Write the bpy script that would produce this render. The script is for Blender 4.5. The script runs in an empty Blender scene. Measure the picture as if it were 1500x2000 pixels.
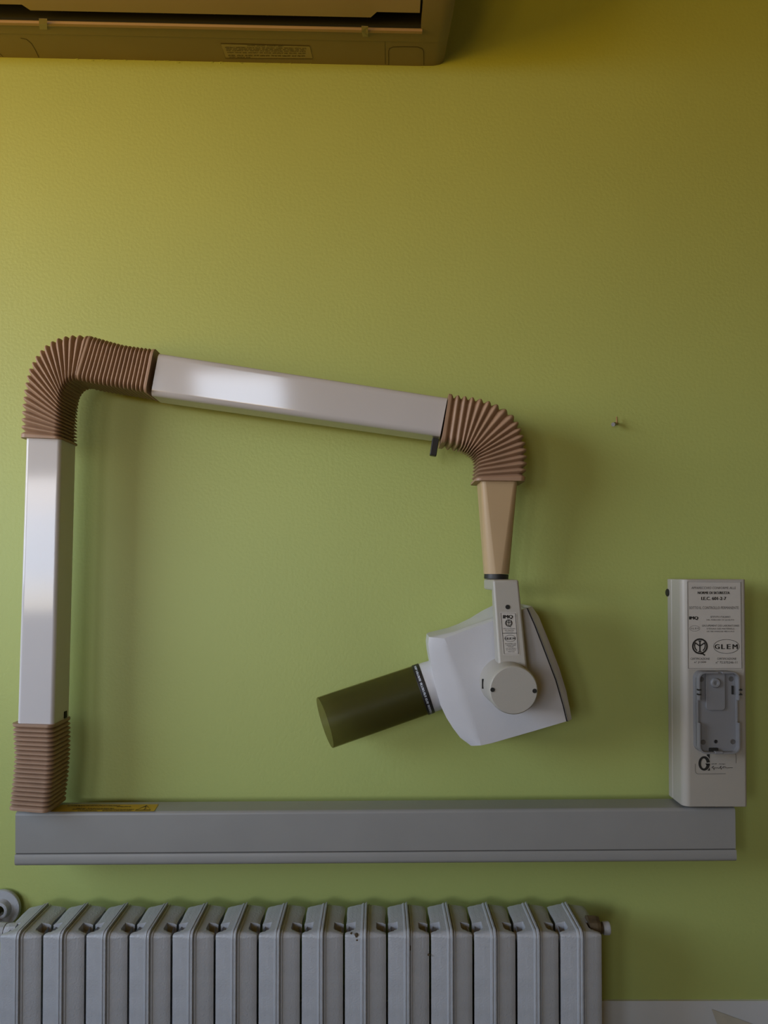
import bpy, bmesh, math, random
from mathutils import Vector, Matrix

random.seed(7)
SC = bpy.context.scene
COL = SC.collection
R = math.radians

# ------------------------------------------------------------------ camera
F, D, CAMZ, PITCH = 1450.0, 1.15, 1.28, R(1.0)      # focal in px of a 1500x2000 frame, distance to wall
CX, CY = 740.0, 1090.0
cam = bpy.data.cameras.new('camera')
cam.sensor_fit = 'VERTICAL'; cam.sensor_height = 36.0
cam.lens = 36.0 * F / 2000.0
cam.shift_x = (750 - CX) / 2000.0; cam.shift_y = (CY - 1000) / 2000.0
cam.clip_start = 0.01
camo = bpy.data.objects.new('camera', cam); COL.objects.link(camo)
camo.location = (0, -D, CAMZ); camo.rotation_euler = (R(90) + PITCH, 0, 0)
SC.camera = camo

# ------------------------------------------------------------------ world: sky above, sunlit ground and houses below
W = bpy.data.worlds.new('world'); SC.world = W; W.use_nodes = True
nt = W.node_tree; nt.nodes.clear()
wo = nt.nodes.new('ShaderNodeOutputWorld'); bg = nt.nodes.new('ShaderNodeBackground')
tc = nt.nodes.new('ShaderNodeTexCoord'); sx = nt.nodes.new('ShaderNodeSeparateXYZ')
mr = nt.nodes.new('ShaderNodeMapRange'); cr = nt.nodes.new('ShaderNodeValToRGB')
nt.links.new(tc.outputs['Generated'], sx.inputs[0]); nt.links.new(sx.outputs['Z'], mr.inputs[0])
mr.inputs[1].default_value = -1; mr.inputs[2].default_value = 1
nt.links.new(mr.outputs[0], cr.inputs[0]); nt.links.new(cr.outputs[0], bg.inputs[0]); nt.links.new(bg.outputs[0], wo.inputs[0])
stops = [(0.0, (0.50, 0.27, 0.02)), (0.30, (0.88, 0.48, 0.03)), (0.458, (0.86, 0.50, 0.055)), (0.478, (0.78, 0.70, 0.54)), (0.488, (0.95, 0.92, 0.88)), (0.50, (0.72, 0.82, 1.00)),
         (0.53, (0.84, 0.92, 1.08)), (0.545, (1.10, 1.03, 1.02)), (0.565, (1.06, 1.06, 1.08)), (0.60, (0.74, 0.87, 1.06)), (0.70, (0.37, 0.47, 0.62)), (1.0, (0.26, 0.34, 0.48))]
el = cr.color_ramp.elements
while len(el) < len(stops): el.new(0.5)
for e, (p, c) in zip(el, stops): e.position = p; e.color = (*c, 1)
bg.inputs[1].default_value = 11.3

# windows of the room: (name, wall axis, centre, size) ; portals steer the sky light through them
WIN_F = dict(x=((-1.90, -1.36), (-1.14, -0.62)), z=(1.05, 1.80))   # two, in the wall behind the camera
WIN_L = dict(y=(-1.85, -0.45), z=(1.25, 2.30))          # in the left wall
RX0, RX1, RY0, RZ1 = -1.95, 2.3, -3.2, 2.8
def portal(loc, rot, sx_, sy_):
    l = bpy.data.lights.new('window_portal', 'AREA'); l.shape = 'RECTANGLE'; l.size = sx_; l.size_y = sy_
    l.cycles.is_portal = True
    o = bpy.data.objects.new('window_portal', l); COL.objects.link(o); o.location = loc; o.rotation_euler = rot
for wx in WIN_F['x']:
    portal((sum(wx)/2, RY0-.02, sum(WIN_F['z'])/2), (R(90), 0, 0), wx[1]-wx[0], WIN_F['z'][1]-WIN_F['z'][0])
portal((RX0-.02, sum(WIN_L['y'])/2, sum(WIN_L['z'])/2), (R(90), 0, R(-90)), WIN_L['y'][1]-WIN_L['y'][0], WIN_L['z'][1]-WIN_L['z'][0])

SC.view_settings.view_transform = 'Standard'; SC.view_settings.look = 'None'
SC.view_settings.exposure = 0.0; SC.view_settings.gamma = 1.0; SC.view_settings.use_curve_mapping = False
SC.cycles.use_denoising = True
SC.cycles.max_bounces = 10; SC.cycles.diffuse_bounces = 5; SC.cycles.transparent_max_bounces = 16
SC.cycles.caustics_reflective = False; SC.cycles.caustics_refractive = False

# ------------------------------------------------------------------ materials
def mat(name, color, rough=0.5, spec=0.5, coat=0.0, bump=0.0, bscale=200.0, mottled=0.0, mscale=8.0, metal=0.0, color2=None):
    m = bpy.data.materials.new(name); m.use_nodes = True
    n = m.node_tree; b = n.nodes['Principled BSDF']
    b.inputs['Base Color'].default_value = (*color, 1); b.inputs['Roughness'].default_value = rough
    b.inputs['Specular IOR Level'].default_value = spec; b.inputs['Metallic'].default_value = metal
    b.inputs['Coat Weight'].default_value = coat; b.inputs['Coat Roughness'].default_value = 0.08
    t = n.nodes.new('ShaderNodeTexCoord')
    if mottled > 0:
        ns = n.nodes.new('ShaderNodeTexNoise'); ns.inputs['Scale'].default_value = mscale; ns.inputs['Detail'].default_value = 6
        n.links.new(t.outputs['Object'], ns.inputs['Vector'])
        mx = n.nodes.new('ShaderNodeMixRGB'); mx.inputs[1].default_value = (*color, 1)
        mx.inputs[2].default_value = (*(color2 or tuple(c*(1-mottled) for c in color)), 1)
        rmp = n.nodes.new('ShaderNodeMapRange'); rmp.inputs[1].default_value = .35; rmp.inputs[2].default_value = .7
        n.links.new(ns.outputs['Fac'], rmp.inputs[0]); n.links.new(rmp.outputs[0], mx.inputs[0])
        n.links.new(mx.outputs[0], b.inputs['Base Color'])
    if bump > 0:
        nb = n.nodes.new('ShaderNodeTexNoise'); nb.inputs['Scale'].default_value = bscale; nb.inputs['Detail'].default_value = 3
        n.links.new(t.outputs['Object'], nb.inputs['Vector'])
        bp = n.nodes.new('ShaderNodeBump'); bp.inputs['Strength'].default_value = bump; bp.inputs['Distance'].default_value = 0.001
        n.links.new(nb.outputs['Fac'], bp.inputs['Height']); n.links.new(bp.outputs[0], b.inputs['Normal'])
    return m

M = {}
M['wall'] = mat('green_wall_paint', (0.41, 0.475, 0.15), rough=.5, spec=.4, bump=.38, bscale=210, mottled=.05, mscale=3)
M['plain_wall'] = mat('cream_wall_paint', (0.36, 0.32, 0.20), rough=.8, mottled=.05)
M['floor'] = mat('wooden_floor', (0.24, 0.14, 0.055), rough=.5, mottled=.3, mscale=6)
M['ceiling'] = mat('ceiling_paint', (0.45, 0.42, 0.33), rough=.9, mottled=.04)
M['dado'] = mat('dado_white', (0.61, 0.635, 0.665), rough=.5, mottled=.1, mscale=5)
M['patch'] = mat('beige_patch', (0.47, 0.45, 0.38), rough=.7, mottled=.1, mscale=60)
M['white'] = mat('white_enamel', (0.50, 0.49, 0.515), rough=.10, spec=.55, coat=0.0, mottled=.03, mscale=9)
M['post'] = mat('post_enamel', (0.60, 0.59, 0.61), rough=.08, spec=.36, coat=0.0, mottled=.03, mscale=9)
M['railm'] = mat('grey_aluminium_paint', (0.27, 0.27, 0.265), rough=.42, mottled=.06, mscale=14)
M['bellows'] = mat('brown_rubber', (0.33, 0.212, 0.142), rough=.5, mottled=.12, mscale=40)
M['tan'] = mat('tan_plastic', (0.44, 0.315, 0.18), rough=.42, mottled=.05, mscale=12)
M['black'] = mat('black_plastic', (0.010, 0.010, 0.011), rough=.5, mottled=.1)
M['dark'] = mat('dark_recess', (0.01, 0.01, 0.008), rough=.8, mottled=.1)
M['yoke'] = mat('warm_white_plastic', (0.37, 0.355, 0.32), rough=.45, bump=.1, bscale=500, mottled=.04)
M['head'] = mat('head_plastic', (0.52, 0.525, 0.555), rough=.38, bump=.1, bscale=450, mottled=.05, mscale=20)
M['box'] = mat('box_plastic', (0.36, 0.34, 0.305), rough=.4, bump=.08, bscale=500, mottled=.05, mscale=10)
M['cradle'] = mat('cradle_plastic', (0.20, 0.205, 0.22), rough=.5, mottled=.06, mscale=30)
M['sticker'] = mat('label_film', (0.46, 0.44, 0.41), rough=.45, mottled=.05, mscale=60)
M['ink'] = mat('black_ink', (0.015, 0.014, 0.013), rough=.6, mottled=.1)
M['greyink'] = mat('grey_ink', (0.09, 0.085, 0.08), rough=.6, mottled=.1)
M['whiteink'] = mat('white_ink', (0.55, 0.6, 0.7), rough=.6, mottled=.1)
M['yellow'] = mat('yellow_label', (0.46, 0.29, 0.015), rough=.5, mottled=.1, mscale=40)
M['ac'] = mat('shaded_white_plastic', (0.235, 0.185, 0.105), rough=.45, mottled=.10, mscale=9)  # white plastic; the underside's dim warm bounce light is put into the colour
M['acflap'] = mat('shaded_flap_plastic', (0.30, 0.23, 0.135), rough=.4, mottled=.06, mscale=9)  # same white plastic, dim brownish light mixed into its colour too
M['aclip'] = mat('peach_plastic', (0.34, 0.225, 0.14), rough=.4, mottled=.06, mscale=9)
M['acink'] = mat('label_brown_ink', (0.045, 0.03, 0.012), rough=.6, mottled=.1)
M['tape'] = mat('tape_film', (0.30, 0.245, 0.15), rough=.25, mottled=.1)
M['rad'] = mat('radiator_paint', (0.40, 0.415, 0.445), rough=.42, bump=.55, bscale=420, mottled=.10, mscale=45)
M['rust'] = mat('rusty_brass', (0.10, 0.07, 0.035), rough=.6, bump=.3, mottled=.5, mscale=90)
M['brassp'] = mat('brown_hook', (0.34, 0.20, 0.05), rough=.5, mottled=.2, mscale=200)
M['steel'] = mat('dull_steel', (0.28, 0.28, 0.29), rough=.4, metal=.6, mottled=.3, mscale=200)

def tube_plastic():
    m = bpy.data.materials.new('smoked_acrylic'); m.use_nodes = True; n = m.node_tree; n.nodes.clear()
    o = n.nodes.new('ShaderNodeOutputMaterial')
    tr = n.nodes.new('ShaderNodeBsdfTransparent'); tr.inputs[0].default_value = (0.73, 0.70, 0.59, 1)
    pb = n.nodes.new('ShaderNodeBsdfPrincipled'); pb.inputs['Base Color'].default_value = (0.075, 0.075, 0.032, 1)
    pb.inputs['Roughness'].default_value = .4
    t = n.nodes.new('ShaderNodeTexCoord'); ns = n.nodes.new('ShaderNodeTexNoise'); ns.inputs['Scale'].default_value = 30
    mp = n.nodes.new('ShaderNodeMapping'); mp.inputs['Scale'].default_value = (1, .03, 1)
    n.links.new(t.outputs['Object'], mp.inputs[0]); n.links.new(mp.outputs[0], ns.inputs['Vector'])
    mr_ = n.nodes.new('ShaderNodeMapRange'); mr_.inputs[3].default_value = .12; mr_.inputs[4].default_value = .20
    n.links.new(ns.outputs['Fac'], mr_.inputs[0])
    mx = n.nodes.new('ShaderNodeMixShader'); n.links.new(mr_.outputs[0], mx.inputs[0])
    n.links.new(tr.outputs[0], mx.inputs[1]); n.links.new(pb.outputs[0], mx.inputs[2]); n.links.new(mx.outputs[0], o.inputs[0])
    return m
M['smoke'] = tube_plastic()

# ------------------------------------------------------------------ helpers
def ray(px, py):
    dx, dy = (px - CX) / F, (CY - py) / F
    return Vector((dx, math.cos(PITCH) - dy*math.sin(PITCH), math.sin(PITCH) + dy*math.cos(PITCH)))
EYE = Vector((0, -D, CAMZ))
def U(px, py, s=0.0):                       # point seen at (px,py) on the plane standing s in front of the wall
    d = ray(px, py); return EYE + d * ((D - s) / d.y)
def IP(px, py, p, n):                       # same on any plane
    d = ray(px, py); return EYE + d * ((p - EYE).dot(n) / d.dot(n))

class MB:
    def __init__(s): s.v = []; s.f = []
    def add(s, vs, fs):
        b = len(s.v); s.v += [Vector(v) for v in vs]; s.f += [tuple(i + b for i in f) for f in fs]; return s
    def box(s, a, b):
        (x0, y0, z0), (x1, y1, z1) = a, b
        return s.add([(x0,y0,z0),(x1,y0,z0),(x1,y1,z0),(x0,y1,z0),(x0,y0,z1),(x1,y0,z1),(x1,y1,z1),(x0,y1,z1)],
                     [(0,3,2,1),(4,5,6,7),(0,1,5,4),(1,2,6,5),(2,3,7,6),(3,0,4,7)])
    def loft(s, rings, cap0=True, cap1=True, closed=True, loop=False):
        n = len(rings[0]); b = len(s.v)
        for r in rings: s.v += [Vector(p) for p in r]
        k = len(rings)
        for i in range(k if loop else k - 1):
            i2 = (i + 1) % k
            for j in range(n if closed else n - 1):
                j2 = (j + 1) % n
                s.f.append((b+i*n+j, b+i*n+j2, b+i2*n+j2, b+i2*n+j))
        if cap0 and not loop: s.f.append(tuple(b + j for j in reversed(range(n))))
        if cap1 and not loop: s.f.append(tuple(b + (k-1)*n + j for j in range(n)))
        return s
    def tube(s, pts, r, n=12, caps=True):
        pts = [Vector(p) for p in pts]; rs = r if isinstance(r, (list, tuple)) else [r]*len(pts); rings = []
        for i, p in enumerate(pts):
            t = (pts[min(i+1, len(pts)-1)] - pts[max(i-1, 0)]).normalized()
            a = t.cross(Vector((0, 1, 0)))
            if a.length < 1e-3: a = t.cross(Vector((1, 0, 0)))
            a.normalize(); c = t.cross(a)
            rings.append([p + (a*math.cos(2*math.pi*j/n) + c*math.sin(2*math.pi*j/n))*rs[i] for j in range(n)])
        return s.loft(rings, caps, caps)
    def lathe(s, p0, p1, prof, n=48, caps=True):     # prof: list of (t along p0->p1, radius in m)
        p0, p1 = Vector(p0), Vector(p1); t = (p1-p0).normalized()
        a = t.cross(Vector((0, 1, 0)))
        if a.length < 1e-3: a = t.cross(Vector((1, 0, 0)))
        a.normalize(); c = t.cross(a)
        rings = [[p0.lerp(p1, u) + (a*math.cos(2*math.pi*j/n) + c*math.sin(2*math.pi*j/n))*r for j in range(n)] for u, r in prof]
        return s.loft(rings, caps, caps)
    def build(s, name, m, parent=None, bevel=0, segs=2, smooth=True, angle=35, **props):
        me = bpy.data.meshes.new(name); me.from_pydata([tuple(v) for v in s.v], [], s.f)
        bm = bmesh.new(); bm.from_mesh(me); bmesh.ops.remove_doubles(bm, verts=bm.verts, dist=1e-6)
        bmesh.ops.recalc_face_normals(bm, faces=bm.faces); bm.to_mesh(me); bm.free()
        me.materials.append(m)
        if smooth: me.shade_smooth(); me.set_sharp_from_angle(angle=R(angle))
        o = bpy.data.objects.new(name, me); COL.objects.link(o)
        if parent: o.parent = parent; o.matrix_parent_inverse = parent_world(parent).inverted()
        if bevel:
            bv = o.modifiers.new('bevel', 'BEVEL'); bv.width = bevel; bv.segments = segs; bv.limit_method = 'ANGLE'; bv.angle_limit = R(40)
            bv.harden_normals = False
        if smooth: wn = o.modifiers.new('weighted_normal', 'WEIGHTED_NORMAL'); wn.keep_sharp = True
        for k, v in props.items(): o[k] = v
        return o
def parent_world(o):
    m = Matrix.Translation(o.location)
    return m if not o.parent else parent_world(o.parent) @ o.matrix_parent_inverse @ m
def thing(name, loc, label, cat):
    o = bpy.data.objects.new(name, None); COL.objects.link(o); o.location = loc; o.empty_display_size = .05
    o['label'] = label; o['category'] = cat; return o
def rrect(w0, w1, h0, h1, r, n=5):           # rounded rectangle loop (ccw); r scalar or (bl, br, tr, tl)
    rs = r if isinstance(r, (tuple, list)) else (r,)*4
    out = []
    for (cx, cy, a0, q) in ((w0, h0, 180, rs[0]), (w1, h0, 270, rs[1]), (w1, h1, 0, rs[2]), (w0, h1, 90, rs[3])):
        ox = cx + (q if cx == w0 else -q); oy = cy + (q if cy == h0 else -q)
        for i in range(n+1):
            a = R(a0 + 90*i/n); out.append((ox + q*math.cos(a), oy + q*math.sin(a)))
    return out
def resample(pts, n):
    pts = [Vector((p[0], p[1])) for p in pts]; L = [0]
    for a, b in zip(pts, pts[1:]): L.append(L[-1] + (b-a).length)
    out = []
    for k in range(n):
        d = L[-1]*k/(n-1); i = 0
        while i < len(L)-2 and L[i+1] < d: i += 1
        out.append(pts[i].lerp(pts[i+1], (d-L[i])/max(1e-9, L[i+1]-L[i])))
    return out

# printing: flat text and strokes given in picture units on a surface described by mapf(px,py) -> point
_txt = {}
def text2d(body, bold=0.0):
    if (body, bold) in _txt: return _txt[(body, bold)]
    cu = bpy.data.curves.new('t', 'FONT'); cu.body = body; cu.size = 1; cu.offset = bold; cu.resolution_u = 2
    o = bpy.data.objects.new('t', cu); COL.objects.link(o)
    dg = bpy.context.evaluated_depsgraph_get(); me = bpy.data.meshes.new_from_object(o.evaluated_get(dg))
    vs = [(v.co.x, v.co.y) for v in me.vertices]; fs = [tuple(p.vertices) for p in me.polygons]
    bpy.data.objects.remove(o); bpy.data.curves.remove(cu); bpy.data.meshes.remove(me)
    _txt[(body, bold)] = (vs, fs); return vs, fs
class Print(MB):
    def __init__(s, mapf): super().__init__(); s.m = mapf
    def text(s, body, x0, x1, yc, h, bold=0.0):
        vs, fs = text2d(body)
        if bold:                                  # heavier letters: the same glyphs laid twice more, a hair to each side
            for q in (-bold*h, bold*h): s.text(body, x0+q, x1+q, yc, h)
        ax, bx = min(v[0] for v in vs), max(v[0] for v in vs); ay, by = min(v[1] for v in vs), max(v[1] for v in vs)
        return s.add([s.m(x0 + (v[0]-ax)/(bx-ax)*(x1-x0), yc + h/2 - (v[1]-ay)/(by-ay)*h) for v in vs], fs)
    def stroke(s, pts, w, closed=False):
        P = [Vector((p[0], p[1])) for p in pts]; n = len(P); ring = []
        for i, p in enumerate(P):
            a = P[(i-1) % n] if closed or i else p; b = P[(i+1) % n] if closed or i < n-1 else p
            t = (b-a).normalized(); nn = Vector((-t.y, t.x))*w/2; ring.append((p+nn, p-nn))
        vs = [s.m(q.x, q.y) for r in ring for q in r]
        return s.add(vs, [(2*i, 2*i+1, 2*((i+1) % n)+1, 2*((i+1) % n)) for i in range(n if closed else n-1)])
    def poly(s, pts): return s.add([s.m(*p) for p in pts], [tuple(range(len(pts)))])
    def ellipse(s, cx, cy, rx, ry, w, n=36):
        return s.stroke([(cx+rx*math.cos(2*math.pi*k/n), cy+ry*math.sin(2*math.pi*k/n)) for k in range(n)], w, True)
    def words(s, x0, x1, yc, h, seed=1, gap=.14, wt=.22):      # a line too small to read: word-long runs of letter strokes
        rnd = random.Random(seed); x = x0; L = h*.62
        while x < x1:
            for _ in range(rnd.randint(3, 9)):
                if x > x1 - L*.5: break
                s.stroke([(x, yc-h/2), (x, yc+h/2)], h*wt)
                k = rnd.random()
                if k < .35: s.stroke([(x, yc-h/2), (x+L*.6, yc-h/2)], h*wt)
                elif k < .7: s.stroke([(x, yc+h/2), (x+L*.6, yc+h/2)], h*wt)
                else: s.stroke([(x, yc), (x+L*.6, yc)], h*wt)
                x += L
            x += L*.9
        return s
def frame_lines(p, quad, w):
    return p.stroke(quad, w, True)
def imq_logo(p, cx, cy, r):
    p.ellipse(cx, cy, r*.88, r*.88, r*.2)
    p.stroke([(cx+r*.05, cy+r*.92), (cx+r*.35, cy+r*.93), (cx+r*.62, cy+r*1.12)], r*.17)
    p.stroke([(cx, cy-r*.62), (cx, cy+r*.62)], r*.17)
    p.stroke([(cx-r*.2, cy-r*.66), (cx+r*.2, cy-r*.66)], r*.13); p.stroke([(cx-r*.2, cy+r*.66), (cx+r*.2, cy+r*.66)], r*.13)
    for q in (-1, 1):
        p.stroke([(cx, cy-r*.02), (cx+q*r*.3, cy-r*.22), (cx+q*r*.58, cy-r*.44)], r*.15)
        p.stroke([(cx+q*r*.56, cy-r*.46), (cx+q*r*.66, cy-r*.1), (cx+q*r*.6, cy+r*.25), (cx+q*r*.36, cy+r*.55)], r*.14)

# ------------------------------------------------------------------ the room
def structure(name, mb, m, **k):
    return mb.build(name, m, None, smooth=False, kind='structure', **k)
wall = structure('wall_back', MB().box((RX0, 0, 0), (RX1, .12, RZ1)), M['wall'])
structure('floor', MB().box((RX0-.1, RY0-.1, -.1), (RX1+.1, .12, 0)), M['floor'])
structure('ceiling', MB().box((RX0-.1, RY0-.1, RZ1), (RX1+.1, .12, RZ1+.1)), M['ceiling'])
structure('wall_right', MB().box((RX1, RY0, 0), (RX1+.1, 0, RZ1)), M['plain_wall'])
mb = MB(); y0, y1 = WIN_L['y']; z0, z1 = WIN_L['z']
mb.box((RX0-.1, RY0, 0), (RX0, y0, RZ1)); mb.box((RX0-.1, y1, 0), (RX0, 0, RZ1)); mb.box((RX0-.1, y0, 0), (RX0, y1, z0)); mb.box((RX0-.1, y0, z1), (RX0, y1, RZ1))
structure('wall_left', mb, M['plain_wall'])
mb = MB(); (x0, x1), (x2, x3) = WIN_F['x']; z0, z1 = WIN_F['z']
for xa, xb in ((RX0, x0), (x1, x2), (x3, RX1)): mb.box((xa, RY0-.1, z0), (xb, RY0, z1))
mb.box((RX0, RY0-.1, 0), (RX1, RY0, z0)); mb.box((RX0, RY0-.1, z1), (RX1, RY0, RZ1))
structure('wall_front', mb, M['plain_wall'])
zd = U(1300, 1955, .004).z
dado = structure('trim_1', MB().box((RX0, -.004, 0), (RX1, 0, zd)), M['dado'])
dado['label'] = 'white painted lower wall board beside the radiator'
MB().add([U(1390, 1971, .005), U(1475, 2002, .005), U(1600, 2050, .005), U(1420, 2050, .005), U(1396, 1988, .005)], [(0, 4, 3, 2, 1)]).build('beige_patch', M['patch'], dado, smooth=False)

# ------------------------------------------------------------------ wall rail
TL, TR = U(30, 1587, .075), U(1436, 1578, .075)
RXa = (TR - TL).normalized(); RZa = Vector((0, -1, 0)).cross(RXa) * -1
RZa = Vector((-RXa.z, 0, RXa.x)); RL = (TR - TL).length
def RP(x, s, z): return TL + RXa*x + RZa*z + Vector((0, -(s - .075), 0))
rail = thing('wall_rail', RP(RL/2, .03, -.038), 'long grey metal wall rail carrying the x-ray arm and control box', 'rail')
def prism(prof, xa, xb):
    return MB().loft([[RP(xa, s, z) for s, z in prof], [RP(xb, s, z) for s, z in prof]])
rnd_ = [(.070 + .005*math.sin(R(a)), -.005 + .005*math.cos(R(a))) for a in (0, 30, 60, 90)]
prism([(.03, 0)] + rnd_ + [(.0748, -.0582), (.030, -.0582)], 0, RL).build('rail_body', M['railm'], rail, angle=50)
prism([(.03, -.0582), (.0735, -.0582), (.0735, -.0598), (.030, -.0598)], .0005, RL-.0005).build('groove_strip', M['greyink'], rail)
prism([(.03, -.0598), (.074, -.0598), (.0758, -.0612), (.0765, -.071), (.0755, -.0745), (.0725, -.0765), (.03, -.0765)], -.0005, RL+.0005).build('lower_strip', M['railm'], rail, angle=50)
for xx in (.12, RL-.12):
    MB().box((TL.x+xx-.03, -.031, RP(xx, 0, -.06).z), (TL.x+xx+.03, 0, RP(xx, 0, -.018).z)).build('mounting_bracket', M['railm'], rail)
# yellow warning label on the rail's top face
ptop, ntop = RP(0, .05, .0004), RZa
def maptop(px, py): return IP(px, py, ptop, ntop)
lab = MB().add([maptop(98, 1585.5), maptop(301, 1584.5), maptop(309.5, 1570.8), maptop(112, 1571.5)], [(0, 1, 2, 3)]).build('warning_label', M['yellow'], rail, smooth=False, label='yellow warning label with a black triangle sign')
ptop2 = RP(0, .05, .0007)
P = Print(lambda px, py: IP(px, py, ptop2, ntop))
P.stroke([(264, 1582.3), (294, 1581.8), (286.5, 1573.2)], 1.5, True); P.stroke([(281, 1580.8), (285, 1578.2), (283.5, 1576.5), (285.5, 1574.6)], 1.2)
for k, (xa, xb, yy) in enumerate(((132, 160, 1573.6), (146, 235, 1573.6), (150, 168, 1578.8), (172, 224, 1578.6), (228, 256, 1575.4), (142, 262, 1580.6), (152, 190, 1583.3), (200, 258, 1583.0))):
    P.words(xa, xb, yy, 1.6, 40+k, wt=.3)
P.build('printed_text', M['acink'], lab, smooth=False)

# ------------------------------------------------------------------ x-ray arm
SF, SB = .091, .035                              # front and back standoff of the arm's square tubes
arm = thing('xray_arm', RP(.05, .05, 0), 'white folding x-ray arm with brown bellows and tube head, standing on the grey rail', 'medical equipment')
MB().lathe(RP(.026, .054, -.0002), RP(.026, .054, .016), [(0, .0205), (.9, .0205), (1, .019)]).build('swivel_base', M['black'], arm)

def square_tube(a0, a1, b0, b1, r, name, m, sf=SF, sb=SB, n=6, roll=0.0):
    # a0,a1: front edge points of end A (px) ; b0,b1 of end B
    rings = []
    for (p, q) in ((a0, a1), (b0, b1)):
        P_, Q_ = U(*p, sf), U(*q, sf); w = (Q_-P_).length; e = (Q_-P_).normalized()
        rings.append([P_ + e*u + Vector((0, v + (u-w/2)*-roll, 0)) for u, v in rrect(0, w, 0, sf-sb, r, n)])
    return MB().loft(rings).build(name, m, arm, angle=30)
post = square_tube((50.1, 852.5), (118, 852.5), (33, 1419), (103.5, 1419), .0055, 'upright_post', M['post'], roll=-.045)
beam = square_tube((311, 689.5), (293, 770.5), (874, 776.2), (860, 851), .008, 'arm_beam', M['white'], roll=-.10)
# small dark slot on the post's right side, and black stop tab under the beam
q = U(103.5, 1405, SF); MB().box((q.x-.004, -.055, q.z-.006), (q.x+.0012, -.046, q.z+.004)).build('side_slot', M['dark'], arm)
c = U(850, 862, .07); mb = MB().box((-.0048, -.006, -.0215), (.0048, .006, .004)); rot = Matrix.Rotation(R(9), 3, 'Y')
for i, v in enumerate(mb.v): mb.v[i] = rot @ v + c
mb.build('stop_tab', M['black'], arm, bevel=.0008)

def bellows(name, outer, inner, ridges, amp, m=None, collar0=True, collar1=True, sf=SF, sb=SB, grow=.004, per=6, byindex=False, power=.75):
    """outer/inner: front-face edge paths (px, ridge tips). Square-section folded gaiter."""
    n = ridges*per + 1
    if byindex:
        def ri(p): return [Vector(p[min(k//per, ridges)]).lerp(Vector(p[min(k//per+1, ridges)]), (k % per)/per) for k in range(n)]
        O, I = ri(outer), ri(inner)
    else: O, I = resample(outer, n), resample(inner, n)
    rings = []; rc = .009
    for k in range(n):
        u = k/(n-1)*ridges; ph = u - math.floor(u)
        a = amp*(0.5 - 0.5*math.cos(2*math.pi*ph))**power          # 0 at valleys, amp at tips
        if collar0 and u < .5: a = amp
        if collar1 and u > ridges-.5: a = amp
        p, q = U(O[k].x, O[k].y, sf), U(I[k].x, I[k].y, sf); e = (q-p).normalized(); w = (q-p).length
        d = amp - a
        rings.append([p + e*x + Vector((0, v, 0)) for x, v in rrect(d, w-d, -grow+d, (sf-sb)+grow-d, rc, 4)])
    return MB().loft(rings).build(name, m or M['bellows'], arm, angle=60)

bellows('lower_bellows', [(24, 1412), (25, 1440), (27.5, 1480), (24, 1520), (20, 1555), (18, 1580)],
        [(106, 1415), (107, 1446), (106.5, 1488), (103, 1532), (99, 1565), (96.5, 1586)], 19, .0038, grow=.0062, per=8, power=.5)
bellows('elbow_bellows', [(40, 855), (41, 820), (43, 785), (47.5, 752), (55, 722), (67, 698), (85, 676), (108, 661), (134, 654), (160, 653.5), (177, 656)],
        [(121, 858), (121, 838), (121, 818), (121, 798), (122, 778), (124, 765), (128, 756), (133, 749), (139, 745), (145, 743), (151, 742)], 20, .0043, per=8, collar1=False, grow=.0056, power=.6)
bellows('beam_sleeve_bellows', [(175, 655), (186, 657.5), (210, 664.5), (240, 672.5), (270, 677), (303, 681)],
        [(149, 741), (158, 744), (176, 748), (205, 753), (240, 759), (286, 767)], 17, .0036, grow=.0056, per=8, power=.55)
bellows('head_bellows', [(877, 768), (888, 770), (902, 771.5), (916, 773.5), (931, 776), (948, 780), (964, 785), (980, 793), (997.5, 804), (1010, 818), (1017, 831), (1022, 844), (1026, 858), (1029, 871), (1030, 885), (1030.5, 898), (1029.5, 912), (1027.5, 925), (1026, 940)],
        [(862, 864), (874, 866), (887, 868.5), (899, 871), (905, 873), (909.5, 875), (914, 877), (918, 879), (922, 881.5), (925.5, 884), (928.5, 887), (930.5, 890.5), (932, 895), (932.5, 901), (932.3, 908), (931.5, 915), (930.5, 922.5), (929.5, 930), (928, 939)], 18, .0045, per=8, byindex=True, grow=.0055, power=.65)

# tapered tan neck, black ring
nk = 48; rings = []
p0, p1 = U(939.5, 934, .090), U(1012.5, 934, .090); zt = p0.z
top = rrect(p0.x, p1.x, -.090, -.037, .007, 11)
cb = U(969.5, 1121, .063); rb = 24.5*(D-.063)/F
cxm = (p0.x+p1.x)/2
neck_top = [Vector((x, y, zt)) for x, y in top]
ang = [R(a0 + 9 + 72*i/11) for a0 in (180, 270, 0, 90) for i in range(12)]
for k in range(9):
    u = k/8.0
    rings.append([Vector((v.x*(1-u) + (cb.x+rb*math.cos(a))*u, v.y*(1-u) + (cb.y+rb*math.sin(a))*u, zt + (cb.z-zt)*u)) for v, a in zip(neck_top, ang)])
MB().loft(rings).build('tapered_neck', M['tan'], arm, angle=50)
MB().lathe((cb.x, cb.y, cb.z+.0002), (cb.x-.0004, cb.y, U(969, 1131.5, .063).z), [(0, .0172), (.1, .0176), (.9, .0176), (1, .0172)]).build('swivel_ring', M['black'], arm)

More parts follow.
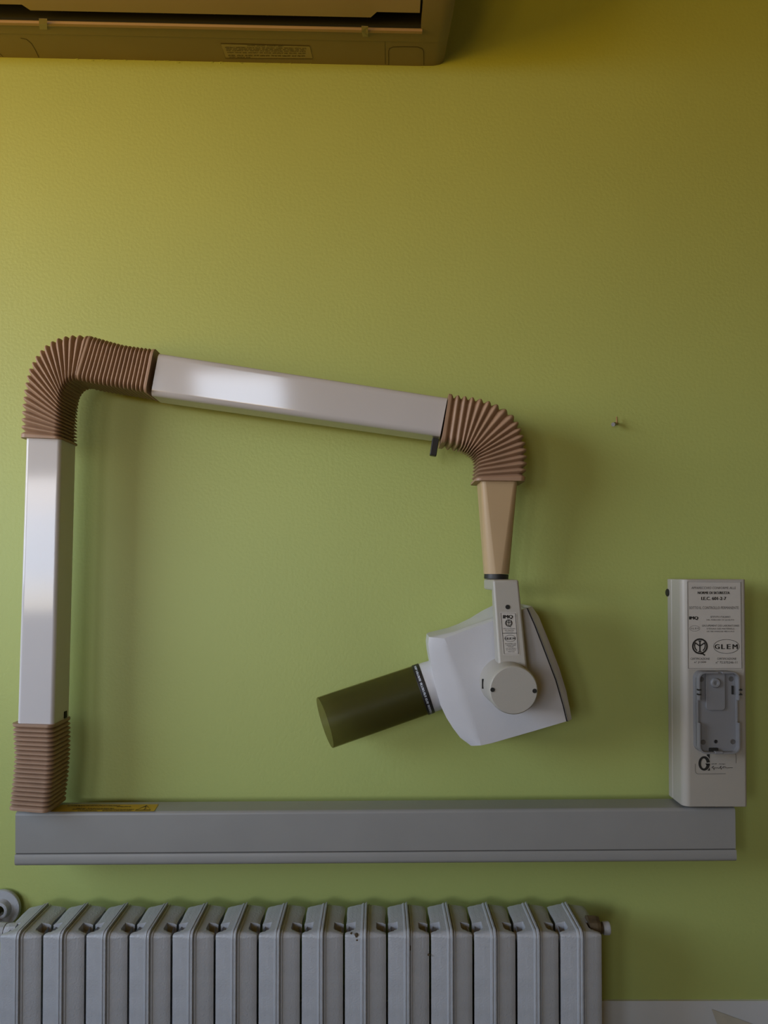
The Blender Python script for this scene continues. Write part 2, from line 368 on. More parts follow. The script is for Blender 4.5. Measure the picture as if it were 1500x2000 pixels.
# yoke: deep block under the ring, wedge plate coming down in front of the head
zt = U(985, 1132.3, .130).z; zb = U(1000, 1312, .152).z; zk = U(945, 1151, .045).z
prof = [(.042, zt), (.130, zt), (.154, zb), (.1175, zb), (.1175, zk-.004), (.113, zk), (.042, zk)]
xl = [U(945.5, 1140, .045).x, U(962.5, 1133, .130).x, U(975, 1308, .154).x, U(967, 1302, .1175).x, U(961, 1155, .1175).x, U(961, 1153, .113).x, U(945.5, 1140, .045).x]
xr = [U(1013, 1133, .130).x]*2 + [U(1031, 1306, .154).x]*2 + [U(1014, 1155, .130).x]*2 + [U(1013, 1133, .130).x]
mb = MB().loft([[Vector((x, -s, z)) for x, (s, z) in zip(xl, prof)], [Vector((x, -s, z)) for x, (s, z) in zip(xr, prof)]])
yoke = mb.build('yoke', M['yoke'], arm, bevel=.003, segs=3)
# yoke front plane for hole and label
A_, B_, C_ = Vector((xl[1], -.130, zt)), Vector((xr[1], -.130, zt)), Vector((xl[2], -.154, zb))
ny = (B_-A_).cross(C_-A_).normalized()
if ny.y > 0: ny = -ny
def mapy(e): return lambda px, py: IP(px, py, A_ + ny*e, ny)
hole = mapy(.0004)(991.5, 1185.5)
MB().lathe(hole, hole + ny*.0004, [(0, .0031), (1, .0031)], 20).build('screw_hole', M['dark'], yoke)
m1 = mapy(.0004)
ylab = MB().add([m1(976, 1195), m1(1008.5, 1196), m1(1015, 1279.5), m1(982, 1279.5)], [(0, 3, 2, 1)]).build('approval_label', M['sticker'], yoke, smooth=False, label='small grey certification label with black print')
P = Print(mapy(.0007))
P.stroke([(978, 1197), (1006.3, 1198), (1012.6, 1277.2), (984.8, 1277.2)], .9, True)
P.stroke([(981.4, 1236.6), (1009, 1236.4)], .9)
P.text('IMQ', 982.8, 1001.5, 1205.2, 8, .08); imq_logo(P, 993.7, 1216.8, 7.2)
for t, xa, xb, yy in (('ISTITUTO ITALIANO', 983, 1006.5, 1227.7), ('DEL MARCHIO', 986, 1004, 1231), ('DI QUALITÀ', 987.5, 1002.5, 1234)): P.text(t, xa, xb, yy, 2.0)
P.ellipse(996.3, 1246.8, 10.6, 6.3, .6)
for ch, xx in zip('GLEM', (988, 993.3, 997.6, 1003.6)): P.text(ch, xx-2, xx+2.2, 1247, 4.2, .06)
for t, xa, xb, yy in (('GROUPEMENT DES', 986, 1008, 1257.3), ('LABORATOIRES', 988, 1007, 1260.3), ("D'ESSAIS", 992, 1003, 1263.3), ('DES MATÉRIELS', 988, 1008, 1266.3), ('DE TECHNIQUE', 988.5, 1007.5, 1269.5), ('MÉDICALE', 992, 1005, 1272.7)): P.text(t, xa, xb, yy, 2.0)
P.build('printed_text', M['ink'], ylab, smooth=False)  if False else P.build('label_print', M['ink'], yoke, smooth=False)

# tube head ---------------------------------------------------------
SH = .112
left_f = [(868, 1247), (876, 1263), (883, 1279), (893, 1303), (902, 1327), (910, 1349), (918, 1372), (927, 1402), (932, 1421), (936, 1440), (939, 1456)]
left_m = [(838, 1244), (836.3, 1258), (838, 1275), (842, 1297), (847, 1322), (853, 1350), (861, 1379), (872, 1402), (884, 1421), (899, 1441), (920, 1456.5)]
bot_f = [(960, 1451.5), (1000, 1440), (1050, 1425.5), (1105, 1410)]
seam = [(1107.5, 1409), (1101, 1381), (1086, 1329), (1067, 1279), (1045, 1222), (1030, 1188)]
top_f = [(1008, 1196), (984, 1205), (961, 1213), (935, 1222), (910, 1231), (889, 1239)]
seam_b = [(x-1.6, y) for x, y in seam]
Ff = [U(x, y, SH) for x, y in left_f + bot_f[:-1] + seam_b + top_f]
nl, nb_, ns_ = len(left_f), len(bot_f)-1, len(seam_b)
cen = sum(Ff, Vector())/len(Ff)
Lm = []
for i, v in enumerate(Ff):
    if i < nl: Lm.append(U(*left_m[i], .1005))
    else:
        o = Vector((0, 0, -.003)) if i < nl+nb_ else (Vector((0, 0, 0)) if i < nl+nb_+ns_ else Vector((-.001, 0, .003)))
        Lm.append(v + o)
def at_s(pts, s, shrink=0.0):
    return [Vector((p.x + (cen.x-p.x)*shrink, -s, p.z + (cen.z-p.z)*shrink)) for p in pts]
def blend(a, b, t, s): return [Vector((p.x*(1-t)+q.x*t, -s, p.z*(1-t)+q.z*t)) for p, q in zip(a, b)]
L88 = [Vector((p.x, -.1005, p.z)) for p in Lm]
crest = []
for i, p in enumerate(L88):
    k = i - (nl+nb_+ns_); up = (.011, .012, .0095, .003, 0, 0)[k] if 0 <= k < 6 else 0
    crest.append(p + Vector((0, 0, up)))
rings = [at_s(Ff, SH), blend(Ff, L88, .34, .1085), blend(Ff, L88, .76, .1045), L88, at_s(L88, .085), at_s(crest, .045), blend(Ff, crest, .75, .018), blend(Ff, L88, .2, .010), at_s(Ff, .008, .02)]
# rounded crest along the top of the far side
head = MB().loft(rings).build('tube_head', M['head'], arm, angle=22)
cap_out = [(1117, 1405), (1112, 1378), (1106, 1350), (1092, 1304), (1072, 1252), (1052, 1203), (1039, 1184)]
seam_c = [(x+1.4, y) for x, y in seam]
co, ci = [U(x, y, .098) for x, y in cap_out], [U(x, y, SH-.0004) for x, y in seam_c]
ring_f = ci + [p for p in reversed(co)]
ring_f = [ci[i] for i in range(len(ci))] + [co[i] for i in reversed(range(len(co)))]
MB().loft([ring_f, [Vector((p.x, -.010, p.z)) for p in ring_f]]).build('rear_cover', M['head'], arm, bevel=.0012, angle=35)
ga, gb = [U(x-2.5, y, SH-.0012) for x, y in seam], [U(x+2.5, y, SH-.0012) for x, y in seam]
rg = ga + list(reversed(gb)); rg = [Vector((p.x, p.y, p.z)) for p in rg]
MB().loft([rg, [Vector((p.x, -.012, p.z)) for p in rg]]).build('seam_gasket', M['black'], arm)
# pivot hub on the head's side
hc = U(1003.6, 1348.2, .190); hr = 48.4*(D-.190)/F
hub = MB().lathe((hc.x, -.100, hc.z), (hc.x, -.190, hc.z), [(0, hr*1.06), (.10, hr*1.06), (.16, hr*1.045), (.45, hr*1.02), (.93, hr), (.965, hr*.985), (.99, hr*.955), (1, hr*.92)], 72).build('pivot_hub', M['yoke'], arm, angle=40)
for px, py in ((962, 1347.2), (1044.2, 1349.5)):
    h = U(px, py, .1905); MB().lathe(h, h + Vector((0, -.0002, 0)), [(0, .0029), (1, .0029)], 20).build('screw_hole', M['dark'], hub)
zz = U(941, 1334, .13).z; xx = hc.x - hr*1.03
MB().box((xx-.0012, -.142, zz-.006), (xx+.004, -.139, zz+.007)).build('hub_slot', M['dark'], hub)

# aiming cylinder ---------------------------------------------------
c0, c1 = U(635, 1411.2, .063), U(820.5, 1347.8, .063); ax = (c1-c0).normalized(); Lc = (c1-c0).length
r0, r1 = .0382, .0366
cone = MB().lathe(c0, c1, [(0, r0-.0009), (0, r0-.0003), (.006, r0), (1, r1), (1, r1-.0010), (.003, r0-.0010), (0, r0-.0009)], 64, caps=False).build('aiming_cylinder', M['smoke'], arm, angle=40, label='smoked olive see-through plastic aiming cylinder')
c2 = c1 + ax*.0100
band = MB().lathe(c1 - ax*.0004, c2, [(0, r1+.0006), (.08, r1+.0009), (.92, r1+.0009), (1, r1+.0004)], 64).build('black_band', M['black'], arm, label='black band with white print')
MB().lathe(c2 - ax*.001, c2 + ax*.05, [(0, r1-.0002), (.15, r1), (.3, r1-.0006), (.36, r1+.0001), (1, r1)], 64).build('collar', M['head'], arm)
side = ax.cross(Vector((0, 1, 0))).normalized()
if side.z < 0: side = -side
def mapband(px, py):                # px: 0..1 around the visible half (top to bottom), py: 0..1 along the band
    a = math.pi*px; rr = r1+.0011
    return c1.lerp(c2, py) + side*math.cos(a)*rr + Vector((0, -1, 0))*math.sin(a)*rr
P = Print(lambda px, py: mapband(px/100, .5 - .48*(py/10)+.0))
rnd2 = random.Random(3)
x = 8.0
while x < 93:
    for _ in range(rnd2.randint(4, 9)):
        P.stroke([(x, -1.5), (x, 4.6)], .8); k = rnd2.random()
        P.stroke([(x, 4.2 if k < .5 else -1.0), (x+1.1, 4.2 if k < .5 else -1.0)], 1.2)
        if k > .3: P.stroke([(x+1.2, -1.3), (x+1.2, 4.4 if k > .6 else 1.5)], .5)
        x += 2.0
        if x > 93: break
    x += 1.6
P.build('band_print', M['whiteink'], band, smooth=False)

# ------------------------------------------------------------------ control box
SX = .083
bl, br = U(1303.5, 1300, .027).x, U(1458.8, 1350, SX).x
ztop, zbot = U(1395, 1131.5, SX).z, U(1395, 1576, SX).z
box = thing('control_box', ((bl+br)/2, -.03, zbot), 'upright beige grey control box with printed plate, at the right end of the rail', 'control box')
def vprism(loop, z0_, z1_): return MB().loft([[Vector((x, y, z0_)) for x, y in loop], [Vector((x, y, z1_)) for x, y in loop]])
MB().box((bl+.02, -.028, zbot+.02), (br-.02, 0, ztop-.02)).build('wall_plate', M['box'], box)
vprism(rrect(bl, br, -.0440, -.027, .003, 3), zbot, ztop).build('back_shell', M['box'], box, bevel=.0008)
vprism(rrect(bl+.0012, br-.0012, -.0470, -.030, .003, 3), zbot+.001, ztop-.001).build('seam_strip', M['greyink'], box)
front = vprism(rrect(bl, br, -SX, -.0452, (.0105, .0045, .001, .001), 8), zbot, ztop).build('front_cover', M['box'], box, bevel=.0008)
g = U(1304, 1157.5, .030); MB().lathe((bl+.001, -.031, g.z), (bl-.0022, -.031, g.z), [(0, .0056), (.8, .0056), (1, .0046)], 24).build('side_plug', M['black'], box)
pl = MB().add([U(1342.5, 1134.5, SX+.0003), U(1447.5, 1135.5, SX+.0003), U(1450.2, 1307, SX+.0003), U(1343, 1307, SX+.0003)], [(0, 3, 2, 1)]).build('approval_plate', M['sticker'], box, smooth=False, label='printed approval plate with black lettering')
mp = lambda px, py: U(px, py, SX+.0006)
Print(mp).stroke([(1343, 1136), (1446.5, 1137), (1448.8, 1305.3), (1344.3, 1305.3)], 1.0, True).build('plate_border', M['greyink'], pl, smooth=False)
for t, xa, xb, yy, hh, bd, mk in (('APPARECCHIO CONFORME ALLE', 1350.4, 1437, 1148.2, 4.6, 0, 'greyink'), ('NORME DI SICUREZZA', 1363, 1425, 1157.8, 4.9, .06, 'ink'),
        ('I.E.C. 601-2-7', 1370, 1418, 1168.8, 6.2, .06, 'ink'), ('SOTTO IL CONTROLLO PERMANENTE', 1346, 1442.6, 1187, 5.4, 0, 'greyink'), ('IMQ', 1346.5, 1363.5, 1207.5, 7.2, .09, 'ink'),
        ('ISTITUTO ITALIANO', 1387.7, 1426.5, 1204.9, 3.4, 0, 'ink'), ('DEL MARCHIO DI QUALITÀ', 1380, 1434, 1210.6, 3.6, 0, 'ink'), ('GROUPEMENT DES LABORATOIRES', 1371, 1443.5, 1222, 3.4, 0, 'ink'),
        ("D'ESSAIS DES MATÉRIELS", 1380.6, 1434, 1227.6, 3.6, 0, 'ink'), ('DE TECHNIQUE MÉDICALE', 1380.5, 1434, 1233.2, 3.6, 0, 'ink'), ('CERTIFICAZIONE', 1348.7, 1386, 1286.6, 4.0, 0, 'ink'),
        ('n° J1300', 1356, 1378.8, 1293.6, 4.6, 0, 'ink'), ('CERTIFICAZIONE', 1400.6, 1438, 1286.6, 4.0, 0, 'ink'), ('n° 72.575246-11', 1398, 1440, 1293.6, 4.6, 0, 'ink')):
    Print(mp).text(t, xa, xb, yy, hh, bd).build('text_line', M[mk], pl, smooth=False)
P = Print(mp); P.ellipse(1356.8, 1227.4, 9.9, 5.4, .5)
for ch, xx in zip('GLEM', (1350.4, 1354.8, 1359, 1363.4)): P.text(ch, xx-1.3, xx+1.4, 1227.4, 3.2)
P.build('oval_emblem', M['greyink'], pl, smooth=False)
P = Print(mp); P.ellipse(1418.7, 1262.6, 25, 13.6, .75)
for ch, xa, xb in (('G', 1396, 1405.2), ('L', 1409, 1415.8), ('E', 1419.8, 1427), ('M', 1431, 1440.5)): P.text(ch, xa, xb, 1263, 9.3, .05)
P.build('oval_emblem', M['ink'], pl, smooth=False)
P = Print(mp); imq_logo(P, 1367, 1262.2, 15.8); P.build('round_emblem', M['ink'], pl, smooth=False)
# maker's mark under the cradle
P = Print(lambda px, py: U(px, py, SX+.0005))
def LM(x, y): return (1350 + x/15.0, 1465 + y/15.0)
N = 40; oo, ii = [], []
for k in range(N+1):
    a = R(8 + (352-8)*k/N)
    oo.append(LM(380 + 168*math.cos(a), 390 - 212*math.sin(a))); ii.append(LM(368 + 82*math.cos(a), 392 - 148*math.sin(a)))
for k in range(N): P.poly([oo[k], oo[k+1], ii[k+1], ii[k]])
P.poly([LM(415, 392), LM(548, 392), LM(548, 440), LM(440, 440)])
P.poly([LM(455, 120), LM(542, 120), LM(542, 268), LM(505, 205), LM(460, 165)]); P.poly([LM(540, 510), LM(550, 600), LM(475, 600), LM(510, 565)])
G_ = Print(lambda px, py: U(px, py, SX+.0005))
for k, (xa, xb) in enumerate(((600, 770),)): P.words(*(LM(xa, 0)[0], LM(xb, 0)[0]), LM(0, 405)[1], 1.7, 71, wt=.25)
P.text('design', LM(810, 0)[0], LM(1000, 0)[0], LM(0, 408)[1], 2.4)
sg = [(595, 520), (640, 480), (660, 465), (640, 500), (625, 540), (655, 525), (672, 560), (665, 590), (660, 545), (700, 510), (720, 535), (745, 505), (760, 535), (790, 505), (795, 535), (830, 530), (860, 480), (880, 465), (850, 520), (870, 540), (878, 575), (885, 530), (920, 505), (940, 535), (960, 490), (930, 490), (1010, 485), (985, 535), (1030, 505), (1045, 535), (1080, 510), (1100, 528), (1140, 515), (1190, 520), (1220, 518)]
P.stroke([LM(*p) for p in sg], .85)
G_.stroke([LM(118, 400), LM(118, 610), LM(135, 660), LM(165, 690), LM(220, 700), LM(600, 697), LM(1010, 692)], .8)
G_.stroke([LM(1280, 112), LM(1308, 128), LM(1313, 200), LM(1313, 385)], .8)
P.build('maker_mark', M['ink'], box, smooth=False); G_.build('mark_outline', M['greyink'], box, smooth=False)

# handset cradle on the box
SR, SFL = SX + .019, SX + .0105
cx0, cx1 = U(1365, 1390, SR).x, U(1445.2, 1390, SR).x
cz1, cz0 = U(1404, 1312.5, SR).z, U(1404, 1472.5, SR).z
def czv(y): return U(1404, y, SR).z
lp = rrect(cx0, cx1, cz0, cz1, .010, 6)
mb = MB().loft([[Vector((x, -SX, z)) for x, z in lp], [Vector((x, -SFL, z)) for x, z in lp]])
cradle = mb.build('handset_cradle', M['cradle'], box, label='empty grey handset holder tray')
def wallpath(pts, hgt, w=.0022):          # raised rim following a path (x,z)
    m_ = MB(); P_ = [Vector(p) for p in pts]; rings = []
    for i, p in enumerate(P_):
        t = (P_[min(i+1, len(P_)-1)] - P_[max(i-1, 0)]).normalized(); nn = Vector((-t.y, t.x))*w
        rings.append([Vector((p.x, -SFL+.001, p.y)), Vector((p.x, -hgt, p.y)), Vector((p.x+nn.x, -hgt, p.y+nn.y)), Vector((p.x+nn.x, -SFL+.001, p.y+nn.y))])
    return m_.loft(rings)
def arc(cx, cz, r, a0, a1, n=6): return [(cx + r*math.cos(R(a0+(a1-a0)*k/n)), cz + r*math.sin(R(a0+(a1-a0)*k/n))) for k in range(n+1)]
rr = .010; za, zc = czv(1368), czv(1412)
lowS = SR - .006
segs = [([(cx0+.028, cz1), (cx0+rr, cz1)] + arc(cx0+rr, cz1-rr, rr, 90, 180) + [(cx0, za)], SR),
        ([(cx0, za), (cx0, zc)], lowS),
        ([(cx0, zc), (cx0, cz0+rr)] + arc(cx0+rr, cz0+rr, rr, 180, 270) + [(cx1-rr, cz0)] + arc(cx1-rr, cz0+rr, rr, 270, 360) + [(cx1, zc)], SR),
        ([(cx1, zc), (cx1, za)], lowS),
        ([(cx1, za), (cx1, cz1-rr)] + arc(cx1-rr, cz1-rr, rr, 0, 90) + [(cx1-.026+.002, cz1)], SR)]
rim = MB()
for pts, hg in segs:
    w = wallpath(pts, hg); rim.add(w.v, w.f)
rim.build('rim', M['cradle'], cradle, bevel=.0004, segs=1)
px0, px1, pz0, pz1 = U(1379, 1350, SFL+.003).x, U(1416.5, 1350, SFL+.003).x, U(1400, 1387.5, SFL+.003).z, cz1
lp = rrect(px0, px1, pz0, pz1, (.005, .005, .0005, .0005), 5)
MB().loft([[Vector((x, -SFL+.001, z)) for x, z in lp], [Vector((x, -SFL-.0028, z)) for x, z in lp]]).build('raised_panel', M['cradle'], cradle, bevel=.0009)
b = U(1397, 1333.5, SFL+.003); MB().lathe((b.x, -SFL-.002, b.z), (b.x, -SFL-.0062, b.z), [(0, .0072), (.6, .0070), (.95, .0058), (1, .0045), (.9, .0026), (.55, .0022)], 28).build('button_boss', M['cradle'], cradle)
for px, py, rd in ((1366.8, 1326.8, .0036), (1428, 1326, .0036), (1370.3, 1449.7, .0036), (1431.6, 1448.9, .0036), (1398.6, 1448.6, .0026)):
    h = U(px + (3.5 if px < 1380 else 0), py, SFL+.001); MB().lathe((h.x, -SFL+.0005, h.z), (h.x, -SFL-.0006, h.z), [(0, rd), (.7, rd), (1, rd*.8), (.6, rd*.45)], 18).build('screw_recess', M['black'] if rd < .003 else M['greyink'], cradle)
for xa, sgn in ((cx0, 1), (cx1, -1)):
    for py in (1347.5, 1356.5):
        zz = czv(py); MB().box((xa-.0012, -SR-.0004, zz-.0009), (xa+.0035, -SR+.004, zz+.0009)).build('clip_notch', M['dark'], cradle)
zz = czv(1352); MB().box((cx1-.0078, -SFL-.0016, czv(1358)), (cx1-.0052, -SFL+.0005, czv(1341))).build('contact_slot', M['dark'], cradle)
b = U(1401, 1466, SR); MB().box((b.x-.0085, -SFL-.004, b.z-.003), (b.x+.004, -SFL+.0005, b.z+.0022)).build('latch', M['dark'], cradle, bevel=.001)
b = U(1404, 1470, SR); MB().box((b.x-.005, -SR-.0006, b.z-.0022), (b.x+.006, -SFL, b.z+.0015)).build('latch_tongue', M['cradle'], cradle, bevel=.0006)

# ------------------------------------------------------------------ air conditioner
AO = U(865, 130, 0); AX = (U(0, 112, 0) - AO).normalized(); AZ = Vector((AX.z, 0, -AX.x))
if AZ.z < 0: AZ = -AZ
AL = .84
def AP(x, s, z): return AO + AX*x + Vector((0, -s, 0)) + AZ*z
def AI(px, py, z=0.0): return IP(px, py, AP(0, 0, z), AZ)
def aloc(p): d = p - AO; return d.dot(AX), -d.y, d.dot(AZ)
ac = thing('air_conditioner', AP(AL/2, 0, 0), 'cream wall air conditioner seen from below at the top of the wall', 'air conditioner')
x_slot = aloc(AI(822, 58))[0]
sv = lambda px, py: aloc(AI(px, py))[1]
s1, s2, s3, s4 = sv(400, 74), sv(400, 53), sv(400, 46), sv(400, 28)
body_slot = [(0, 0), (s1, 0), (s1+.0025, -.0012), (s2-.001, -.0012), (s2, -.0012), (s3, -.0012), (s3+.001, .022), (s4+.012, .026), (s4+.02, .05), (.17, .07), (.188, .11), (.19, .25), (.17, .275), (0, .28)]
body_full = [(0, 0), (s1, 0), (s1+.0025, -.0012), (s2-.001, -.0012), (s2, -.0012), (s3, -.0012), (s4, -.0008), (s4+.04, .004), (.165, .018), (.185, .04), (.198, .08), (.2, .2), (.19, .262), (0, .28)]
mb = MB().loft([[AP(x_slot, s, z) for s, z in body_slot], [AP(AL, s, z) for s, z in body_slot]])
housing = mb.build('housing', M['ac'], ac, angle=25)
liner = [(s3+.0008, -.0008), (s3+.0012, .0215), (s4+.011, .0255), (s4+.019, .049)]  # near-black liner added to paint the shade inside the outlet slot
MB().loft([[AP(x_slot+.0006, s, z) for s, z in liner], [AP(AL-.001, s, z) for s, z in liner]], False, False, closed=False).build('outlet_shade_liner', M['dark'], ac, smooth=False)
MB().add([AP(x_slot+.0004, s, z) for s, z in liner], [(0, 1, 2, 3)]).build('shade_liner_end', M['dark'], ac, smooth=False)
ends = []
for t, ins in ((0.0, 0.0), (.6, .0008), (.85, .003), (1, .0075)):
    ends.append([AP((x_slot)*(1-t) + (-.045*s - .001 if True else 0)*t, s, z if ins == 0 else (z + (ins if z < .1 else -ins))) for s, z in body_full])
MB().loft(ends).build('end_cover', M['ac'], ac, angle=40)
lipp = [(s2, -.0010), (s2+.0006, -.0040), (s2+.002, -.0046), (s3-.001, -.0040), (s3, -.0010)]
MB().loft([[AP(x_slot-.002, s, z) for s, z in lipp], [AP(AL, s, z) for s, z in lipp]]).build('outlet_lip', M['aclip'], ac, angle=50)
# front flap with cut-back corner
sn = sv(780, 25); xf1, xn0, xn1 = aloc(AI(819.5, 30))[0], aloc(AI(736, 29))[0], aloc(AI(724, 33))[0]
xl1, xl0 = aloc(AI(60, 22))[0], aloc(AI(44, 12))[0]
pts = [(xf1, sn), (xn0, sn), (xn1, s4), (xl1, s4), (xl0, sn), (AL, sn)]
back = [(.192, .075), (.178, .036), (.155, .015)]
def fl(x, s, z): return AP(x, s, z)
mb = MB(); lower = []
rows = []
for x, s in pts:
    rows.append([AP(x, s, .0005), AP(x, .125, .0035), AP(x, .155, .012), AP(x, .178, .033), AP(x, .192, .075), AP(x, .196, .2), AP(x, .19, .2), AP(x, .186, .077), AP(x, .172, .037), AP(x, .15, .018), AP(x, .125, .009), AP(x, s+.001, .006)])
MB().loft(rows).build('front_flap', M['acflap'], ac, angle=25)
# fins inside the outlet
for k, px in enumerate((120, 170, 222, 273, 318, 369, 418, 466, 522, 573, 624, 672, 718)):
    x, s, _ = aloc(AI(px, 34 + px*.0125)); lean = .006 if px > 540 else .002
    MB().add([AP(x, s3+.002, .012), AP(x+.0012, s3+.002, .012), AP(x-lean+.0012, s4+.006, .008), AP(x-lean, s4+.006, .008), AP(x, s3+.002, .023), AP(x+.0012, s3+.002, .023), AP(x-lean+.0012, s4+.006, .025), AP(x-lean, s4+.006, .025)],
             [(0,1,2,3),(4,7,6,5),(0,4,5,1),(1,5,6,2),(2,6,7,3),(3,7,4,0)]).build('louver_fin', M['acink'], ac, smooth=False)
for (xa, ya, xb, yb) in ((76, 36, 92, 57), (706, 50.5, 719, 71)):
    q = [AI(xa, ya, -.0050), AI(xb, ya+.5, -.0050), AI(xb, (ya+yb)/2, -.0054), AI(xb, yb, -.0016), AI(xa+2, yb, -.0016), AI(xa, (ya+yb)/2, -.0054)]
    m_ = MB().loft([q, [p - AZ*.0005 for p in q]]); m_.build('tape_tab', M['tape'], ac, smooth=False)
# label and moulded lines on the underside
q = [AI(431, 85, -.0004), AI(605, 90, -.0004), AI(611, 115, -.0004), AI(441, 114, -.0004)]
alab = MB().add(q, [(0, 1, 2, 3)]).build('rating_label', M['tape'], ac, smooth=False, label='small paper label with brown print')
P = Print(lambda px, py: AI(px, py, -.0007))
P.stroke([(431, 85.5), (605, 90), (610.5, 115), (440.5, 114)], .9, True)
for k, (xa, xb, ya, yb, hh) in enumerate(((483, 554, 89.2, 90.6, 1.6), (440, 598, 92.6, 94.8, 1.6), (442, 598, 95.6, 97.8, 1.6), (442, 598, 98.6, 100.8, 1.6), (444, 598, 102.6, 104.6, 1.6), (446, 598, 108.2, 109.6, 2.0), (448, 490, 111.6, 112, 1.5))):
    x = xa
    rnd3 = random.Random(k+5)
    while x < xb:
        w = min(rnd3.uniform(6, 22), xb-x); yy = ya + (yb-ya)*(x-xa)/(xb-xa)
        P.words(x, x+w, yy, hh, k*31+int(x), wt=.3); x += w + 2.5
P.build('label_print', M['acink'], alab, smooth=False)
for pts, w in (([(40, 74.5), (52, 77), (62, 86), (69, 98), (76, 112.5)], 1.0), ([(0, 105), (6, 111)], .9), ([(752, 81), (752.5, 126)], .8),
               ([(759, 127), (759, 100), (761, 95), (767, 92), (790, 91.5), (816, 92), (824, 95), (827.5, 100), (828, 127)], 1.1)):
    Print(lambda px, py: AI(px, py, -.0003)).stroke(pts, w).build('moulded_line', M['acink'], ac, smooth=False)
# crumbly plaster along the edge against the wall
rb_ = random.Random(11); mb = MB()
for k in range(30):
    px = rb_.uniform(150, 860); py = 112 + px*.0208 + rb_.uniform(-1, 2.2); p = U(px, py+.5, 0.0005); r_ = rb_.uniform(.0005, .0014)
    a, b2 = rb_.uniform(1.2, 3.5), rb_.uniform(.7, 1.1)
    vs = [p + Vector((r_*a*math.cos(t), -r_*.5*(1 if j else .05), r_*b2*math.sin(t)))*(1 if not j else .6) if False else Vector((p.x + r_*a*math.cos(t)*(.6 if j else 1), -r_*(.7 if j else 0), p.z + r_*b2*math.sin(t)*(.6 if j else 1))) for j in (0, 1) for t in [2*math.pi*i/7 for i in range(7)]]
    mb.add(vs, [(i, (i+1) % 7, 7+(i+1) % 7, 7+i) for i in range(7)] + [tuple(range(7, 14))])
mb.build('plaster_crumbs', M['wall'], wall, kind='stuff')

# ------------------------------------------------------------------ radiator
SRF = .118                                      # standoff of the section fronts
fx = [(82 + 84.25*(k-1)) for k in range(15)]     # gap positions at the front, px
xg = [U(x, 1826, SRF).x for x in fx]
zr = U(600, 1822, SRF).z - .0035                 # flat top level (front edge)
pitch = (xg[-1]-xg[0])/14
rad = thing('radiator', ((xg[0]+xg[-1])/2, -.07, .12), 'grey painted sectional radiator below the wall rail', 'radiator')
def section_mesh():
    prof = [(-1, 0), (-.86, .0006), (-.70, .0012), (-.56, .0022), (-.52, .0026), (-.24, .0040), (-.20, .0056), (-.13, .0060), (-.115, .0050), (-.055, .0056), (-.04, .0072), (.03, .0072),
            (.05, .0036), (.10, .0030), (.115, .0046), (.165, .0043), (.19, .0030), (.52, .0020), (.56, .0018), (.70, .0012), (.86, .0006), (1, 0)]
    hwf = .0283
    def pocket(u, d):                            # hand-sized hollow between neighbours, open towards the gap
        if abs(u) < .54: return 0.0
        f0 = .0075 + .0065*max(0.0, 1-(abs(u)-.54)/.46)**1.5
        if d <= f0 or d > .0322: return 0.0
        return .0115*min(1.0, (d-f0)/.0035)
    # stations walking from the back over the top and down the front: (depth, drop, normal, half width)
    st = []
    for d, hw in ((.085, .0280), (.075, .0282), (.066, .0284), (.058, .0279), (.048, .0274), (.040, .0274), (.0345, .0279), (.0326, .0280), (.0320, .0280), (.028, .0280), (.022, .0280),
                  (.018, .0280), (.0165, .0280), (.015, .0280), (.0135, .0280), (.012, .0280), (.0105, .0280), (.009, .0280), (.0075, .0281), (.006, .0282), (.0045, .0283)):
        st.append((d, 0.0, (0, 1), hw))
    rr_ = .0035
    for a in (20, 45, 70, 90): st.append((rr_*(1-math.sin(R(a))), -rr_*(1-math.cos(R(a))), (math.sin(R(a)), math.cos(R(a))), hwf))
    for z in (-.05, -.12, -.25, -.45, -.64): st.append((0.0, z, (1, 0), hwf))
    mb = MB(); rings = []
    for d, z, (nf, nu), hw in st:
        ring = []
        for u, h in prof:
            pk = pocket(u, d) if nu == 1 else 0.0
            edge = .0012*max(0.0, (abs(u)-.86)/.14)      # softened long edges
            ring.append(Vector((u*hw, -(SRF - d) - (h-edge)*nf, zr + z + (h-edge)*nu - pk)))
        dep = .045 if d < .0045 else .035         # sides folded inwards with the casting's draft
        pk = pocket(1, d) if nu == 1 else 0.0
        o1, o2 = .0045 + (pk if nu == 1 else 0), dep
        sk = [Vector((q*hw*t, -(SRF - d) + o*nf, zr + z - o*nu)) for q, t, o in ((1, .965, o1), (1, .80, o2), (-1, .80, o2), (-1, .965, o1))]
        rings.append(ring + sk)
    mb.loft(rings)
    # water column behind the fins
    mb.box((-.0215, -(SRF-.072), zr-.64), (.0215, -(SRF-.03), zr-.034))
    return mb
sec0 = None
for k in range(14):
    cxk = (xg[k]+xg[k+1])/2
    tilt = 0.0
    if sec0 is None:
        mb = section_mesh(); sec0 = mb.build('section', M['rad'], None, angle=32); o = sec0
    else:
        o = sec0.copy(); COL.objects.link(o)
    o.parent = rad; o.matrix_parent_inverse = Matrix.Translation(rad.location).inverted()
    o.location = (cxk, 0, k*.00012)
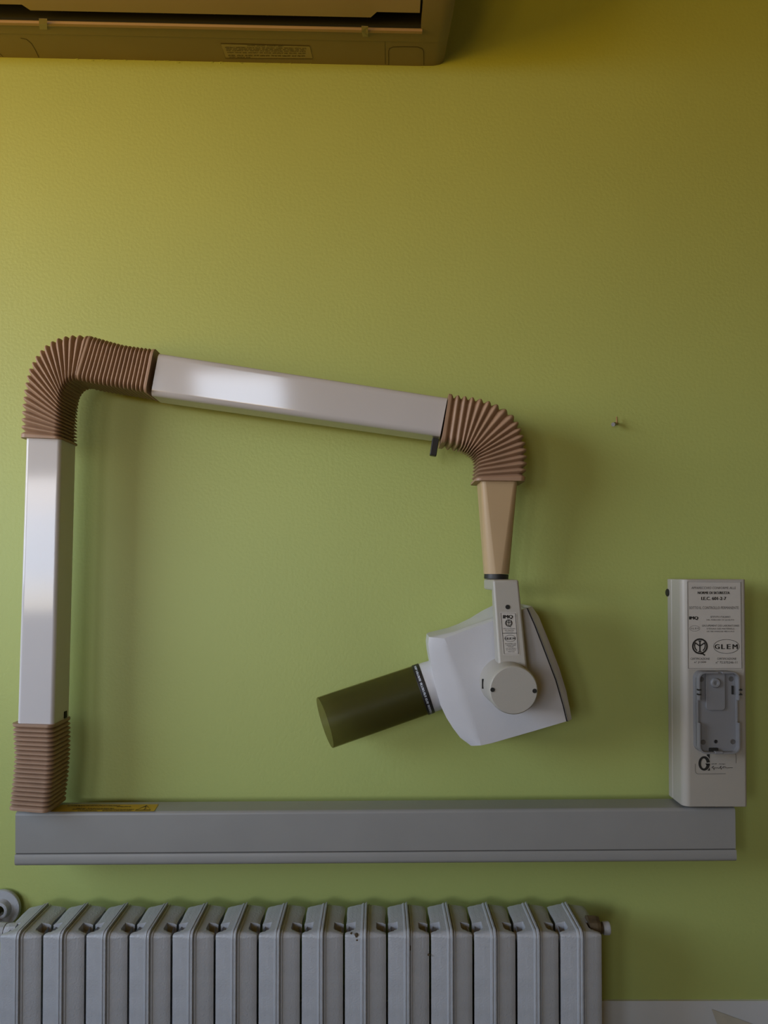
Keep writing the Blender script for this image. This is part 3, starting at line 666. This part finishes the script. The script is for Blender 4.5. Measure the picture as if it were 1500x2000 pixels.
for px, py, w, h in ((686.5, 1823.5, 2.6, 1.6), (696, 1827.5, 4.2, 4.0), (697.5, 1836.5, 2.3, 2.2), (801.5, 1852, 2.2, 7.5), (837, 1866, 3, 1.5), (627, 1930.5, 1.2, 1.5), (166, 1800.5, 1.3, 1.3), (777, 1912, .1, .1)):
    if w < .5: continue
    rc_ = random.Random(int(px*7)); s_ = SRF + .0035
    q = [U(px + w*math.cos(a)*rc_.uniform(.6, 1.1), py + h*math.sin(a)*rc_.uniform(.6, 1.1), s_) for a in [2*math.pi*i/9 for i in range(9)]]
    # sits just proud of the local face
    MB().add(q + [p + Vector((0, .003, 0)) for p in q], [tuple(range(9))] + [(i, (i+1) % 9, 9+(i+1) % 9, 9+i) for i in range(9)]).build('paint_chip', M['rust'], rad, smooth=False) if px > 200 else None
# bleed plug and vent knob on the right end
xe = xg[-1]; zk_ = U(1180, 1812, .085).z; yk = -.085
MB().lathe((xe-.012, yk, zk_), (xe+.004, yk, zk_), [(0, .017), (.7, .017), (1, .0155)], 8).build('end_plug', M['rust'], rad, smooth=False)
MB().lathe((xe+.004, yk, zk_), (xe+.012, yk, zk_), [(0, .0075), (1, .0075)], 16).build('vent_stem', M['rust'], rad)
MB().lathe((xe+.0095, yk-.001, zk_), (xe+.0190, yk-.001, zk_), [(0, .0085), (.15, .0092), (.85, .0092), (1, .0082)], 24).build('vent_knob', M['rad'], rad, label='round grey vent knob')
xe = xg[0]
MB().lathe((xe+.010, -.085, zk_-.006), (xe-.006, -.085, zk_-.006), [(0, .0125), (.6, .0125), (1, .0115)], 12).build('end_plug', M['rad'], rad, smooth=False)
for xx in (xg[3], xg[11]):
    MB().box((xx-.012, -.05, zr-.09), (xx+.012, 0, zr-.06)).build('wall_bracket', M['rad'], rad)

# pipe collar at the far left
vc = U(4, 1774, .012); vr = 34.5*(D-.012)/F
valve = thing('pipe_collar', (vc.x, 0, vc.z), 'round grey pipe collar on the wall at the left end of the radiator', 'pipe collar')
MB().lathe((vc.x, -.007, vc.z), (vc.x, -.022, vc.z), [(.0, vr*.99), (.05, vr), (.25, vr), (.36, vr*.96), (.40, vr*.56), (.55, vr*.52), (.95, vr*.46), (1, vr*.42), (1, vr*.30), (.2, vr*.29), (0, vr*.29), (0, vr*.99)], 56, caps=False).build('collar_plate', M['rad'], valve)
MB().tube([(vc.x-.010, 0, vc.z-.006), (vc.x-.010, -.03, vc.z-.008), (vc.x-.012, -.055, vc.z-.016), (vc.x-.011, -.085, zk_-.006)], .0075, 14).build('pipe', M['rust'], valve)
vb = U(2, 1805, .085)
MB().lathe((xg[0]-.0065, -.085, zk_-.006), (xg[0]-.045, -.085, zk_-.006), [(0, .0125), (.25, .0135), (.3, .0105), (.55, .0105), (.6, .015), (1, .015)], 10).build('valve_nut', M['rad'], valve, smooth=False)

# ------------------------------------------------------------------ wall hook
hk = U(1205, 826.5, 0)
hook = thing('wall_hook', hk, 'small bent hook screwed into the bare green wall above the control box', 'hook')
h1, h2 = U(1204.2, 827, .004), U(1197.5, 829, .014)
MB().tube([hk + Vector((0, .004, 0)), h1, h1.lerp(h2, .5), h2], [.0018, .0022, .0028, .0031], 12).build('shank', M['steel'], hook)
MB().tube([U(1203.2, 829, .008), U(1204.6, 824, .009), U(1204.4, 814, .009)], [.0015, .0015, .0012], 10).build('hook_tip', M['brassp'], hook)
